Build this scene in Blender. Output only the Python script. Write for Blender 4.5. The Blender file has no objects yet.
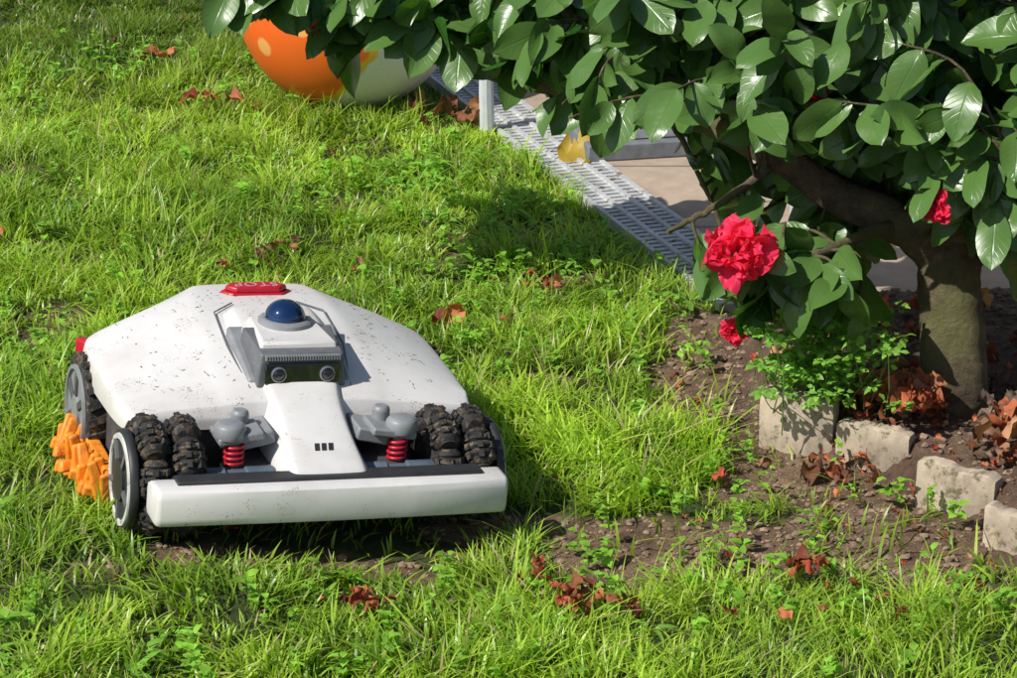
import bpy, math, numpy as np
from mathutils import Vector, Matrix
rng=np.random.default_rng(7)
scene=bpy.context.scene
R=math.radians
# ---------------------------------------------------------------- helpers
def lattice(seed,n=64):
    return np.random.default_rng(seed).random((n,n))
_l={}
def vn(x,y,sc,seed=0):
    if seed not in _l:_l[seed]=lattice(seed)
    L=_l[seed];x=np.asarray(x,float)*sc;y=np.asarray(y,float)*sc
    xi=np.floor(x).astype(int);yi=np.floor(y).astype(int);fx=x-xi;fy=y-yi
    fx=fx*fx*(3-2*fx);fy=fy*fy*(3-2*fy);n=64
    a=L[xi%n,yi%n];b=L[(xi+1)%n,yi%n];c=L[xi%n,(yi+1)%n];d=L[(xi+1)%n,(yi+1)%n]
    return (a*(1-fx)+b*fx)*(1-fy)+(c*(1-fx)+d*fx)*fy
def sstep(a,b,x):
    t=np.clip((np.asarray(x,float)-a)/(b-a),0,1);return t*t*(3-2*t)
def norm(a):
    return a/np.maximum(np.linalg.norm(a,axis=-1,keepdims=True),1e-9)

class NT:
    def __init__(s,name):
        s.m=bpy.data.materials.new(name);s.m.use_nodes=True;s.t=s.m.node_tree;s.n=s.t.nodes;s.l=s.t.links
        s.b=s.n["Principled BSDF"];s.out=s.n["Material Output"]
    def new(s,ty,**k):
        n=s.n.new(ty)
        for a,b in k.items():
            if a.startswith('i_'):
                n.inputs[a[2:].replace('_',' ')].default_value=b
            else:setattr(n,a,b)
        return n
    def link(s,a,b):s.l.new(a,b)
    def obj(s):
        if not hasattr(s,'tc'):s.tc=s.n.new("ShaderNodeTexCoord")
        return s.tc.outputs['Object']
    def noise(s,scale,detail=4,rough=.6):
        n=s.new("ShaderNodeTexNoise");n.inputs['Scale'].default_value=scale;n.inputs['Detail'].default_value=detail;n.inputs['Roughness'].default_value=rough
        s.link(s.obj(),n.inputs['Vector']);return n.outputs['Fac']
    def ramp(s,fac,stops):
        n=s.new("ShaderNodeValToRGB");e=n.color_ramp.elements
        while len(e)<len(stops):e.new(.5)
        for i,(p,c) in enumerate(stops):
            e[i].position=p;e[i].color=(*c,1) if len(c)==3 else c
        s.link(fac,n.inputs['Fac']);return n.outputs['Color']
    def mix(s,fac,a,b,mode='MIX'):
        n=s.new("ShaderNodeMix",data_type='RGBA',blend_type=mode)
        for sock,v in ((n.inputs[0],fac),(n.inputs[6],a),(n.inputs[7],b)):
            if isinstance(v,(int,float)):sock.default_value=v
            elif isinstance(v,tuple):sock.default_value=(*v,1) if len(v)==3 else v
            else:s.link(v,sock)
        return n.outputs[2]
    def bump(s,h,st=.5,dist=.01):
        n=s.new("ShaderNodeBump");n.inputs['Strength'].default_value=st;n.inputs['Distance'].default_value=dist
        s.link(h,n.inputs['Height']);s.link(n.outputs[0],s.b.inputs['Normal']);return n
    def set(s,**k):
        for a,b in k.items():
            a=a.replace('_',' ')
            if isinstance(b,(int,float)):s.b.inputs[a].default_value=b
            elif isinstance(b,tuple):s.b.inputs[a].default_value=(*b,1) if len(b)==3 else b
            else:s.link(b,s.b.inputs[a])
        return s
def simple(name,col,rough=.5,metal=0,var=.25,scale=40,dirt=None,dirt_amt=.55,dscale=60,bump=0,coat=0):
    N=NT(name);f=N.noise(scale,5)
    c=N.ramp(f,[(.3,tuple(x*(1-var) for x in col)),(.7,tuple(min(1,x*(1+var*.5)) for x in col))])
    if dirt:
        g=N.noise(dscale,8,.75);m=N.ramp(g,[(dirt_amt,(0,0,0)),(dirt_amt+.07,(1,1,1))]);c=N.mix(m,c,dirt)
    N.set(Base_Color=c,Roughness=rough,Metallic=metal)
    if coat:N.b.inputs['Coat Weight'].default_value=coat
    if bump:N.bump(N.noise(scale*3,4),bump,.002)
    return N.m

def link(o,parent=None):
    scene.collection.objects.link(o)
    if parent:o.parent=parent
    return o
def empty(name,loc=(0,0,0),rot=(0,0,0)):
    e=bpy.data.objects.new(name,None);e.location=loc;e.rotation_euler=rot;e.empty_display_size=.1;return link(e)
def pymesh(name,v,f,mats,parent=None,smooth=True,mi=None,angle=35):
    me=bpy.data.meshes.new(name);me.from_pydata([tuple(x) for x in v],[],f);me.update()
    for m in (mats if isinstance(mats,list) else [mats]):me.materials.append(m)
    if mi:me.polygons.foreach_set('material_index',mi)
    o=bpy.data.objects.new(name,me);link(o,parent)
    if smooth:
        me.polygons.foreach_set('use_smooth',[True]*len(me.polygons))
        try:me.set_sharp_from_angle(angle=R(angle))
        except Exception:pass
    return o
def npmesh(name,V,Q,mat,parent=None,col=None,uv=None,smooth=True):
    me=bpy.data.meshes.new(name);me.vertices.add(len(V));me.vertices.foreach_set('co',V.astype(np.float32).ravel())
    me.loops.add(Q.size);me.loops.foreach_set('vertex_index',Q.astype(np.int32).ravel())
    me.polygons.add(len(Q));me.polygons.foreach_set('loop_start',(np.arange(len(Q))*4).astype(np.int32))
    me.polygons.foreach_set('loop_total',np.full(len(Q),4,np.int32))
    me.update(calc_edges=True)
    if smooth:me.polygons.foreach_set('use_smooth',np.ones(len(Q),bool))
    if col is not None:
        a=me.color_attributes.new('Col','FLOAT_COLOR','POINT')
        if col.shape[1]==3:col=np.hstack([col,np.ones((len(col),1))])
        a.data.foreach_set('color',col.astype(np.float32).ravel())
    if uv is not None:
        u=me.uv_layers.new(name='UVMap');u.data.foreach_set('uv',uv[Q.ravel()].astype(np.float32).ravel())
    me.validate();me.materials.append(mat)
    o=bpy.data.objects.new(name,me);link(o,parent);return o
class MB:
    def __init__(s):s.v=[];s.f=[];s.m=[]
    def add(s,v,f,M=None,mi=0):
        o=len(s.v)
        s.v+=[(M@Vector(x)) if M is not None else Vector(x) for x in v]
        s.f+=[tuple(i+o for i in q) for q in f];s.m+=[mi]*len(f)
    def box(s,c,sz,M=None,mi=0,taper=1):
        x,y,z=[k/2 for k in sz];T=Matrix.Translation(c)
        if M is not None:T=T@M
        v=[(-x,-y,-z),(x,-y,-z),(x,y,-z),(-x,y,-z),(-x*taper,-y*taper,z),(x*taper,-y*taper,z),(x*taper,y*taper,z),(-x*taper,y*taper,z)]
        s.add(v,[(0,3,2,1),(4,5,6,7),(0,1,5,4),(1,2,6,5),(2,3,7,6),(3,0,4,7)],T,mi)
    def lathe(s,prof,n=24,M=None,mi=0,cap=True):
        v=[];f=[]
        for r,z in prof:
            for i in range(n):
                a=2*math.pi*i/n;v.append((r*math.cos(a),r*math.sin(a),z))
        for j in range(len(prof)-1):
            for i in range(n):
                k=(i+1)%n;f.append((j*n+i,j*n+k,(j+1)*n+k,(j+1)*n+i))
        if cap:
            f.append(tuple(range(n))[::-1]);f.append(tuple((len(prof)-1)*n+i for i in range(n)))
        s.add(v,f,M,mi)
    def tube(s,pts,rad,n=8,mi=0,wob=0):
        pts=[Vector(p) for p in pts];v=[];f=[];up=Vector((.13,.21,1)).normalized()
        if abs((pts[-1]-pts[0]).normalized().z)>.85:up=Vector((1,.2,0)).normalized()
        for j,p in enumerate(pts):
            d=(pts[min(j+1,len(pts)-1)]-pts[max(j-1,0)]).normalized()
            a=d.cross(up)
            if a.length<.05:a=d.cross(Vector((1,0,0)))
            a.normalize();b=d.cross(a)
            for i in range(n):
                t=2*math.pi*i/n;r=rad[j]*(1+wob*math.sin(3*t+j*.12)*.5+wob*math.sin(5*t+j*.2)*.4)
                v.append(p+a*math.cos(t)*r+b*math.sin(t)*r)
        for j in range(len(pts)-1):
            for i in range(n):
                k=(i+1)%n;f.append((j*n+i,j*n+k,(j+1)*n+k,(j+1)*n+i))
        f.append(tuple(range(n))[::-1]);f.append(tuple((len(pts)-1)*n+i for i in range(n)))
        s.add(v,f,None,mi)
    def obj(s,name,mats,parent=None,smooth=True,bevel=0,sub=0,angle=35,seg=2):
        o=pymesh(name,s.v,s.f,mats,parent,smooth,s.m,angle)
        if bevel:
            b=o.modifiers.new('b','BEVEL');b.width=bevel;b.segments=seg;b.limit_method='ANGLE';b.angle_limit=R(40)
        if sub:
            b=o.modifiers.new('s','SUBSURF');b.levels=sub;b.render_levels=sub
        return o
def spline(pts,n):
    P=np.array(pts,float);m=len(P);out=[]
    for i in range(m-1):
        p0=P[max(i-1,0)];p1=P[i];p2=P[i+1];p3=P[min(i+2,m-1)]
        for t in np.linspace(0,1,n,endpoint=False):
            out.append(.5*((2*p1)+(-p0+p2)*t+(2*p0-5*p1+4*p2-p3)*t*t+(-p0+3*p1-3*p2+p3)*t**3))
    out.append(P[-1]);return np.array(out)
def leaves(P,A,Nn,L,W,C,ns=7,na=3,fold=.15,droop=.2,ruf=.03,shape='leaf',seed=1):
    r=np.random.default_rng(seed);n=len(P);P=np.asarray(P,float);A=norm(np.asarray(A,float));Nn=np.asarray(Nn,float)
    Nn=norm(Nn-A*np.sum(A*Nn,1,keepdims=True)+1e-6);B=np.cross(Nn,A)
    L=np.broadcast_to(L,(n,)).astype(float);W=np.broadcast_to(W,(n,)).astype(float)
    droop=np.broadcast_to(droop,(n,));fold=np.broadcast_to(fold,(n,))
    t=np.linspace(0,1,ns);a=np.linspace(-1,1,na)
    if shape=='leaf':
        pr=np.sin(np.pi*np.clip(t,0,1)**.88)**.72*(1-.1*t);pr[0]=.05;pr[-1]=.02
    elif shape=='oval':
        pr=np.sin(np.pi*np.clip(t,0,1)**.95)**.6;pr[0]=.05;pr[-1]=.02
    else:
        pr=np.sqrt(np.clip(1-(2*np.clip(t,0,1)**1.4-1)**2,0,1))*.9+.12;pr[0]=.2;pr[-1]=.35
    T,Aa=np.meshgrid(t,a,indexing='ij');Pr=np.repeat(pr[:,None],na,1)
    T=T.ravel();Aa=Aa.ravel();Pr=Pr.ravel();k=len(T)
    ph=r.random((n,1))*6.3;ph2=r.random((n,1))*6.3
    up=-droop[:,None]*L[:,None]*T**2+fold[:,None]*W[:,None]*Aa**2*Pr+ruf*(np.sin(T*9+ph)*Aa+np.sin(T*5+Aa*3+ph2)*.6)
    if shape=='petal':up=up+ruf*.8*np.sin(Aa*7+ph*2)*T**2
    V=P[:,None,:]+A[:,None,:]*(L[:,None]*T*(1-.15*np.abs(droop[:,None])*T))[:,:,None]+B[:,None,:]*(W[:,None]*.5*Aa*Pr)[:,:,None]+Nn[:,None,:]*up[:,:,None]
    q=[]
    for i in range(ns-1):
        for j in range(na-1):
            q.append((i*na+j,i*na+j+1,(i+1)*na+j+1,(i+1)*na+j))
    q=np.array(q);Q=(q[None]+np.arange(n)[:,None,None]*k).reshape(-1,4)
    col=np.repeat(np.asarray(C,float)[:,None,:],k,1)
    uv=np.stack([np.tile(T,n),np.tile(Aa*.5+.5,n)],1)
    return V.reshape(-1,3),Q,col.reshape(-1,3),uv
def cat(parts):
    V=[];Q=[];C=[];U=[];o=0
    for v,q,c,u in parts:
        V.append(v);Q.append(q+o);C.append(c);U.append(u);o+=len(v)
    return np.vstack(V),np.vstack(Q),np.vstack(C),np.vstack(U)

# ---------------------------------------------------------------- terrain
MX,MY,YAW,ROLL=-.249,3.70,19,5.4
CY,SY=math.cos(R(YAW)),math.sin(R(YAW))
EY=[2.0,3.3,3.5,3.72,3.83,3.9,4.0,4.05,4.09,4.13,4.16,4.6,5.0,30]
EX=[1.6,.92,.80,.70,.665,.63,.59,.53,.46,.40,.38,.37,.46,.46]
def xe(y):return np.interp(y,EY,EX)
def xg(y):return .323-.3524*(np.asarray(y)-4.87)     # left edge of drain grating
def muw(x,y):return (x-MX)*CY+(y-MY)*SY,-(x-MX)*SY+(y-MY)*CY
def hgt(x,y):
    x=np.asarray(x,float);y=np.asarray(y,float)
    u,w=muw(x,y)
    h=-math.tan(R(ROLL))*u*np.exp(-(u/.42)**4)*np.exp(-((w-.28)/.6)**4)
    m=np.exp(-((np.hypot(x,y-4.5))/6)**4)
    terr=sstep(-.05,.05,x-(xg(y)-.0))*sstep(4.7,4.85,y)
    h=h+(vn(x+9,y,5,1)-.5)*.02*m*(1-terr)+(vn(x+9,y+3,17,2)-.5)*.011*m*(1-terr)+(vn(x+9,y+3,60,3)-.5)*.006*m*(1-terr)
    bed=sstep(0,.05,x-xe(y)-.015)*(1-sstep(4.75,4.95,y))*(1-sstep(3,6,x))
    h=h+.05*bed-.03*terr*(1-sstep(9,11,y))*(1-sstep(4.5,6,x))
    return h
def ell(x,y,cx,cy,rx,ry,rot=0):
    c,s=math.cos(rot),math.sin(rot);dx=x-cx;dy=y-cy
    return np.sqrt(((dx*c+dy*s)/rx)**2+((-dx*s+dy*c)/ry)**2)
def dirt(x,y):
    x=np.asarray(x,float);y=np.asarray(y,float)
    w=(vn(x+5,y,9,11)-.5)*.7+(vn(x+5,y,26,12)-.5)*.5
    d=np.zeros_like(x+y)
    for e in ((.27,3.74,.30,.11,-.1),(.33,4.42,.080,.34,.1),(-.32,3.69,.20,.05,0),(.60,3.74,.14,.16,0),(.55,3.95,.15,.12,0),(.43,4.02,.13,.10,.4),(.08,4.9,.08,.05,0),(.02,4.42,.09,.04,.2),(-.0,3.85,.10,.06,0)):
        r=ell(x,y,*e)+w;d=np.maximum(d,1-sstep(.75,1.15,r))
    d=np.maximum(d,.55*(1-sstep(.12,.22,vn(x+3,y+8,4.5,13)+.25*(vn(x,y,20,14)-.5)))*(y>3.6))
    d=np.maximum(d,sstep(-.06,0.0,x-xe(y))*(y<5))
    return d
def offlawn(x,y):
    return ((x>xe(y)-.02)&(y<4.95)&(y>3.0))|((y>4.75)&(x>xg(y)-.004))

def axis(lo,hi,step,far):
    d=np.arange(lo,hi+1e-6,step);k=np.geomspace(.05,far,26);return np.concatenate([lo-k[::-1],d,hi+k])
gx=axis(-1.7,2.0,.014,300);gy=axis(2.2,7.4,.016,300)
GX,GY=np.meshgrid(gx,gy,indexing='ij');GZ=hgt(GX,GY)
V=np.stack([GX.ravel(),GY.ravel(),GZ.ravel()],1);ny=len(gy)
I,J=np.meshgrid(np.arange(len(gx)-1),np.arange(ny-1),indexing='ij');b=(I*ny+J).ravel()
Q=np.stack([b,b+ny,b+ny+1,b+1],1)
dd=dirt(GX,GY).ravel();bedm=((GX>xe(GY)-.02)&(GY<5)).ravel().astype(float)
col=np.stack([dd,bedm,dd*0],1)
N=NT('soil_and_lawn');at=N.new("ShaderNodeVertexColor",layer_name='Col');sp=N.new("ShaderNodeSeparateColor");N.link(at.outputs[0],sp.inputs[0])
n1=N.noise(9,8,.7);n2=N.noise(70,6,.7);n3=N.noise(260,4,.7)
soil=N.ramp(n1,[(.3,(.14,.08,.048)),(.5,(.28,.175,.11)),(.72,(.44,.31,.21))])
soil=N.mix(.75,soil,N.ramp(n2,[(.35,(.35,.33,.3)),(.65,(1.3,1.25,1.2))]),'MULTIPLY')
green=N.ramp(n2,[(.3,(.03,.04,.012)),(.7,(.08,.11,.02))])
c=N.mix(sp.outputs[0],green,soil);c=N.mix(sp.outputs[1],c,N.mix(.4,soil,(.09,.055,.04)))
N.set(Base_Color=c,Roughness=.95);ad=N.new("ShaderNodeMath",operation='ADD');N.link(n2,ad.inputs[0]);N.link(n3,ad.inputs[1]);N.bump(ad.outputs[0],.9,.012)
npmesh('ground',V,Q,N.m,col=col)

# ---------------------------------------------------------------- grass
def leafmat(name,rough=.5,trans=.35,spec=.4,veins=False,back=None):
    N=NT(name);at=N.new("ShaderNodeVertexColor",layer_name='Col');c=at.outputs[0]
    if veins:
        uv=N.new("ShaderNodeUVMap",uv_map='UVMap');sx=N.new("ShaderNodeSeparateXYZ");N.link(uv.outputs[0],sx.inputs[0])
        a=N.new("ShaderNodeMath",operation='SUBTRACT');N.link(sx.outputs[1],a.inputs[0]);a.inputs[1].default_value=.5
        ab=N.new("ShaderNodeMath",operation='ABSOLUTE');N.link(a.outputs[0],ab.inputs[0])
        m=N.ramp(ab.outputs[0],[(.0,(1,1,1)),(.03,(0,0,0))])
        mu=N.new("ShaderNodeMath",operation='MULTIPLY_ADD');N.link(ab.outputs[0],mu.inputs[0]);mu.inputs[1].default_value=-.55;N.link(sx.outputs[0],mu.inputs[2])
        m2=N.new("ShaderNodeMath",operation='MULTIPLY');N.link(mu.outputs[0],m2.inputs[0]);m2.inputs[1].default_value=50
        sn=N.new("ShaderNodeMath",operation='SINE');N.link(m2.outputs[0],sn.inputs[0])
        pw=N.ramp(sn.outputs[0],[(.8,(0,0,0)),(1,(.3,.3,.3))])
        c0=N.mix(.5,c,N.ramp(N.noise(28,5),[(.35,(.5,.5,.5)),(.65,(1.35,1.25,1))]),'MULTIPLY')
        c0=N.mix(N.ramp(N.noise(130,4,.7),[(.66,(0,0,0)),(.70,(.7,.7,.7))]),c0,(.10,.07,.03))
        c=N.mix(pw,c0,(.07,.15,.03));c=N.mix(m,c,(.14,.24,.05));N.bump(N.mix(m,pw,(1,1,1)),.25,.002)
        N.link(N.ramp(N.noise(45,5),[(.3,(rough-.08,)*3),(.7,(rough+.14,)*3)]),N.b.inputs['Roughness'])
    if back:
        g=N.new("ShaderNodeNewGeometry");c=N.mix(g.outputs['Backfacing'],c,back)
    N.set(Base_Color=c,Specular_IOR_Level=spec)
    if not veins:N.set(Roughness=rough)
    tr=N.new("ShaderNodeBsdfTranslucent");mc=N.mix(1.0,c,(1.5,1.6,.7),'MULTIPLY');N.link(mc,tr.inputs[0])
    mx=N.new("ShaderNodeMixShader");mx.inputs[0].default_value=trans
    N.link(N.b.outputs[0],mx.inputs[1]);N.link(tr.outputs[0],mx.inputs[2]);N.link(mx.outputs[0],N.out.inputs[0]);return N.m
grassm=leafmat('grass_blades',.38,.42,.55)
def sample(n,x0,x1,y0,y1):
    return rng.uniform(x0,x1,n),rng.uniform(y0,y1,n)
def inview(x,y,m=.1):
    t=y*.9397+1.68*.342;return (np.abs(x)<508/2900*t+m)&(y>3.2)&(y<7.5)
x1,y1=sample(340000,-1.5,1.5,3.15,7.6);k=inview(x1,y1);x1,y1=x1[k],y1[k]
x2,y2=sample(120000,-3.2,2.6,2.2,9.5);k=~inview(x2,y2);x2,y2=x2[k],y2[k]
sc=np.concatenate([np.ones(len(x1)),np.full(len(x2),1.9)]);x=np.concatenate([x1,x2]);y=np.concatenate([y1,y2])
d=dirt(x,y);dens=(1-d)**1.3*(.38+.9*vn(x+1,y+2,14,21)**1.2)
mu,mw=muw(x,y)
under=(np.abs(mu)<.265)&(mw>-.03)&(mw<.56)
k=(rng.random(len(x))<np.maximum(dens,.05))&~offlawn(x,y)&~(under&(rng.random(len(x))<.8))
x,y,sc,d,under,mu,mw=x[k],y[k],sc[k],d[k],under[k],mu[k],mw[k];n=len(x)
print('blades',n)
z=hgt(x,y)-.004
tuft=vn(x+2,y+7,9,22)*.65+vn(x,y+7,30,23)*.45
H=(.012+.070*np.clip(tuft,0,1.1)**1.6*rng.uniform(.4,1.35,n))*np.where(d>.4,.75,1)*(1+.2*(sc-1));H=np.where(under,np.minimum(H,.035),H)
H*=1+.7*np.exp(-ell(x,y,.30,3.98,.24,.16)**2)*(vn(x,y,18,29)>.4)
H*=1+.35*((np.abs(mu)>.27)&(np.abs(mu)<.36)&(mw>-.05)&(mw<.6)&(vn(x,y,16,30)>.45))
near=(np.abs(mu)<.30)&(mw>-.10)&(mw<0);H=np.where(near,np.minimum(H,.05),H)
long=rng.random(n)<.06;H=np.where(long&~under&~near,H*1.6,H)
W=rng.uniform(.0014,.0042,n)*(.80+.7*(vn(x,y,6,24)))*sc
ang=vn(x+4,y,7,25)*12+rng.normal(0,1.3,n);lean=rng.uniform(.15,1.4,n)
D=np.stack([np.cos(ang),np.sin(ang),0*ang],1)
fa=rng.uniform(0,6.28,n);S=np.stack([np.cos(fa),np.sin(fa),0*fa],1)
S=norm(S*.6+np.cross(D,[0,0,1]))
lv=np.array([0,.4,.75,1.]);wd=np.array([.85,1,.65,.06])
base=np.stack([x,y,z],1);VV=np.zeros((n,8,3))
for i,t in enumerate(lv):
    c=base+D*(H*lean*t**1.8)[:,None]+np.array([0,0,1.])*(H*(t-.28*lean*t*t))[:,None]
    VV[:,2*i]=c-S*(W*wd[i]*.5)[:,None];VV[:,2*i+1]=c+S*(W*wd[i]*.5)[:,None]
q=np.array([(0,1,3,2),(2,3,5,4),(4,5,7,6)]);Q=(q[None]+np.arange(n)[:,None,None]*8).reshape(-1,4)
g=np.clip(.45*vn(x+3,y+1,3.5,26)+.4*vn(x,y,13,27)+.5*rng.random(n)-.12,0,1)
shade=sstep(5.9,6.6,y+(vn(x,y,3,28)-.5)*.8)  # shade over the far lawn, painted into the blade colours
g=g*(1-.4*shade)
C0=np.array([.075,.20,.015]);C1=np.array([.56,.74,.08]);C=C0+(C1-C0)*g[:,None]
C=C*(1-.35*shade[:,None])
st=rng.random(n)<.05;C[st]=np.array([.60,.50,.26])*rng.uniform(.6,1.1,(st.sum(),1))
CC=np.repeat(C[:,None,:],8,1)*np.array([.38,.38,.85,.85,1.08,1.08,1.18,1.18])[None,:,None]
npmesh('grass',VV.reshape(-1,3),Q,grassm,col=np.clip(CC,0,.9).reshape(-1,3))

# broadleaf weeds
parts=[]
def rosette(cx,cy,nl,L,seed,colr=(.16,.30,.04),up=.7,wr=.45,zh=0):
    r=np.random.default_rng(seed);a=r.uniform(0,6.28,nl);el=r.uniform(.1,1,nl)*up
    A=np.stack([np.cos(a),np.sin(a),el],1);off=np.stack([np.cos(a),np.sin(a),a*0],1)*L*.25*r.random((nl,1))
    P=np.array([cx,cy,float(hgt(cx,cy))+.004])+off+np.array([0,0,1])*(r.random((nl,1))*zh+.006)
    Nn=np.stack([-np.cos(a)*el,-np.sin(a)*el,1+0*a],1)+r.normal(0,.25,(nl,3))
    C=np.array(colr)*r.uniform(.6,1.3,(nl,1))
    return leaves(P,A,Nn,L*r.uniform(.5,1.2,nl),L*wr*r.uniform(.8,1.1,nl),C,5,3,.15,.45,.001,seed=seed)
for i in range(1500):
    cx,cy=rng.uniform(-1.1,.75),rng.uniform(3.25,6.6)
    if offlawn(np.array(cx),np.array(cy)) or (vn(cx,cy,2.2,31)<.5 and rng.random()<.75):continue
    m_u,m_w=muw(cx,cy)
    if abs(m_u)<.33 and -.06<m_w<.62:continue
    if rng.random()<.72:parts.append(rosette(cx,cy,rng.integers(6,13),rng.uniform(.010,.02),i,(.28,.52,.06),1.1,.85,.035))
    elif dirt(cx,cy)<.5:parts.append(rosette(cx,cy,rng.integers(4,8),rng.uniform(.025,.05),i,(.24,.46,.06),1.1,.25))
for cx,cy,m in ((.13,4.95,22),(-.05,5.25,22),(-.2,5.5,16),(.5,3.62,12),(.62,3.55,8),(.30,3.62,6),(.02,5.0,16)):
    for j in range(m):
        parts.append(rosette(cx+rng.normal(0,.08),cy+rng.normal(0,.08),9,rng.uniform(.010,.024),1000+len(parts),(.26,.50,.06),1.2,.5,.035))
c4=cat(parts);npmesh('lawn_weeds',c4[0],c4[1],leafmat('weed_leaf',.45,.4,.35),None,c4[2],c4[3])
parts=[];st=MB()
for j in range(110):
    cx,cy=.485+rng.normal(0,.042),4.16+rng.normal(0,.03);hh=rng.uniform(.04,.17)
    top=np.array([cx+rng.normal(0,.03),cy+rng.normal(0,.03)-.04,.05+hh]);st.tube([(cx,cy,.04),tuple((np.array([cx,cy,.05])+top)/2+rng.normal(0,.005,3)),tuple(top)],[.0011,.001,.0007],4)
    nl=16;a=rng.uniform(0,6.28,nl);A=np.stack([np.cos(a),np.sin(a),rng.uniform(-.2,.5,nl)],1)
    P=top+A*rng.uniform(0,.018,(nl,1));parts.append(leaves(P,A,np.tile([0,-.3,1.],(nl,1))+rng.normal(0,.4,(nl,3)),rng.uniform(.009,.017,nl),rng.uniform(.007,.012,nl),np.array([.24,.48,.07])*rng.uniform(.6,1.3,(nl,1)),4,3,.1,.3,.001,seed=j))
pe=empty('herb_plant');c4=cat(parts);npmesh('herb_leaves',c4[0],c4[1],leafmat('herb_leaf',.45,.35),pe,c4[2],c4[3])
st.obj('herb_stems',simple('herb_stem',(.14,.25,.05)),pe)

# clods / pebbles
t=(1+5**.5)/2
iv=norm(np.array([(-1,t,0),(1,t,0),(-1,-t,0),(1,-t,0),(0,-1,t),(0,1,t),(0,-1,-t),(0,1,-t),(t,0,-1),(t,0,1),(-t,0,-1),(-t,0,1)],float))
fi=[(0,11,5),(0,5,1),(0,1,7),(0,7,10),(0,10,11),(1,5,9),(5,11,4),(11,10,2),(10,7,6),(7,1,8),(3,9,4),(3,4,2),(3,2,6),(3,6,8),(3,8,9),(4,9,5),(2,4,11),(6,2,10),(8,6,7),(9,8,1)]
xx,yy=sample(60000,-.8,1.0,3.2,4.95);k=(dirt(xx,yy)>.5)&(rng.random(60000)<.25);xx,yy=xx[k],yy[k]
V=[];F=[]
for i in range(len(xx)):
    s=.0015+.006*rng.random()**3;p=np.array([xx[i],yy[i],float(hgt(xx[i],yy[i]))+s*.3])
    vv=iv*s*rng.uniform(.6,1.25,(12,1))*np.array([1.2,1,.75])+p;o=len(V);V+=list(map(tuple,vv));F+=[(a+o,b_+o,c_+o) for a,b_,c_ in fi]
pymesh('soil_clods',V,F,simple('clod',(.30,.205,.14),.95,var=.6,scale=25),smooth=False)

# ---------------------------------------------------------------- fallen petals / leaves
def crumple(cx,cy,n,L,spread,cols,seed,parts,z0=None):
    r=np.random.default_rng(seed);px=cx+r.normal(0,spread,n);py=cy+r.normal(0,spread*.8,n)
    a=r.uniform(0,6.28,n);A=np.stack([np.cos(a),np.sin(a),r.uniform(-.1,.7,n)],1)
    zz=(hgt(px,py)+.010+r.uniform(0,.014,n)+ (.012 if z0 is None else z0))
    P=np.stack([px,py,zz],1);Nn=np.tile([0,0,1.],(n,1))+r.normal(0,.6,(n,3))
    C=np.array([cols[i] for i in r.integers(0,len(cols),n)])*r.uniform(.5,1.25,(n,1))
    for s_ in range(n):
        parts.append(leaves(P[s_:s_+1],A[s_:s_+1],Nn[s_:s_+1],L*r.uniform(.5,1.2),L*r.uniform(.5,1.0),C[s_:s_+1],7,6,r.uniform(-.4,.6),r.uniform(-.6,.7),L*.16,'petal' if r.random()<.6 else 'leaf',seed*31+s_))
RED=[(.42,.075,.04),(.36,.11,.05),(.5,.16,.07),(.25,.06,.03)];BR=[(.28,.11,.05),(.38,.18,.08),(.16,.07,.04),(.46,.25,.13)]
parts=[]
for i,(cx,cy,n,L,sp) in enumerate([(-.19,3.53,12,.026,.016),(.095,3.54,13,.028,.018),(.04,3.63,8,.025,.024),(.40,3.625,10,.026,.016),(-.105,4.63,2,.04,.008),(.055,4.84,9,.026,.024),
   (-.11,5.95,16,.05,.06),(-.80,6.4,3,.045,.02),(-.61,6.06,4,.04,.03),(-.43,5.02,7,.028,.02),(.31,3.96,3,.022,.01),(.34,4.36,4,.02,.06),(.55,3.6,5,.02,.08),(.35,3.46,3,.022,.03),(-.95,5.1,2,.025,.02),(-.3,5.6,2,.025,.05),(.17,3.53,5,.024,.015)]):
    crumple(cx,cy,n,L,sp,RED if i not in(6,9) else BR,50+i,parts,.02 if cy<3.7 and i<4 else None)
for i in range(60):
    cx,cy=rng.uniform(-1,.5),rng.uniform(3.3,6.8)
    if not offlawn(np.array(cx),np.array(cy)):crumple(cx,cy,rng.integers(1,3),rng.uniform(.008,.02),.01,RED+BR,200+i,parts,.008)
for i in range(60):
    cx,cy=rng.uniform(.25,.75),rng.uniform(3.5,4.1);crumple(cx,cy,2,rng.uniform(.008,.016),.02,BR+RED,300+i,parts,-.006)
crumple(.615,4.12,30,.042,.030,[(.48,.12,.05),(.55,.19,.08),(.3,.08,.04)],401,parts,.02)
crumple(.60,4.09,18,.040,.024,[(.5,.14,.06),(.55,.23,.12)],402,parts,.04)
for i in range(90):
    cx,cy=rng.uniform(.45,1.0),rng.uniform(3.9,4.6);crumple(cx,cy,3,rng.uniform(.015,.035),.03,BR+RED+[(.12,.08,.055)]*3,500+i,parts,-.004)
crumple(.745,4.00,18,.042,.045,[(.42,.12,.05),(.5,.26,.15),(.2,.1,.06)],900,parts);crumple(.77,4.12,8,.036,.04,[(.26,.18,.14),(.15,.11,.09)],901,parts)
c4=cat([p for p in parts if p[0].shape[0]==42]);npmesh('fallen_petals_and_leaves',c4[0],c4[1],leafmat('dry_petal',.6,.2,.3),None,c4[2],c4[3])
parts=[];crumple(.135,5.60,1,.085,.0,[(.6,.42,.06)],77,parts);crumple(.2,5.5,1,.04,.0,[(.5,.3,.06)],79,parts)
c4=cat(parts);npmesh('yellow_fallen_leaf',c4[0],c4[1],leafmat('yellow_leaf',.5,.3),None,c4[2],c4[3])

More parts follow.
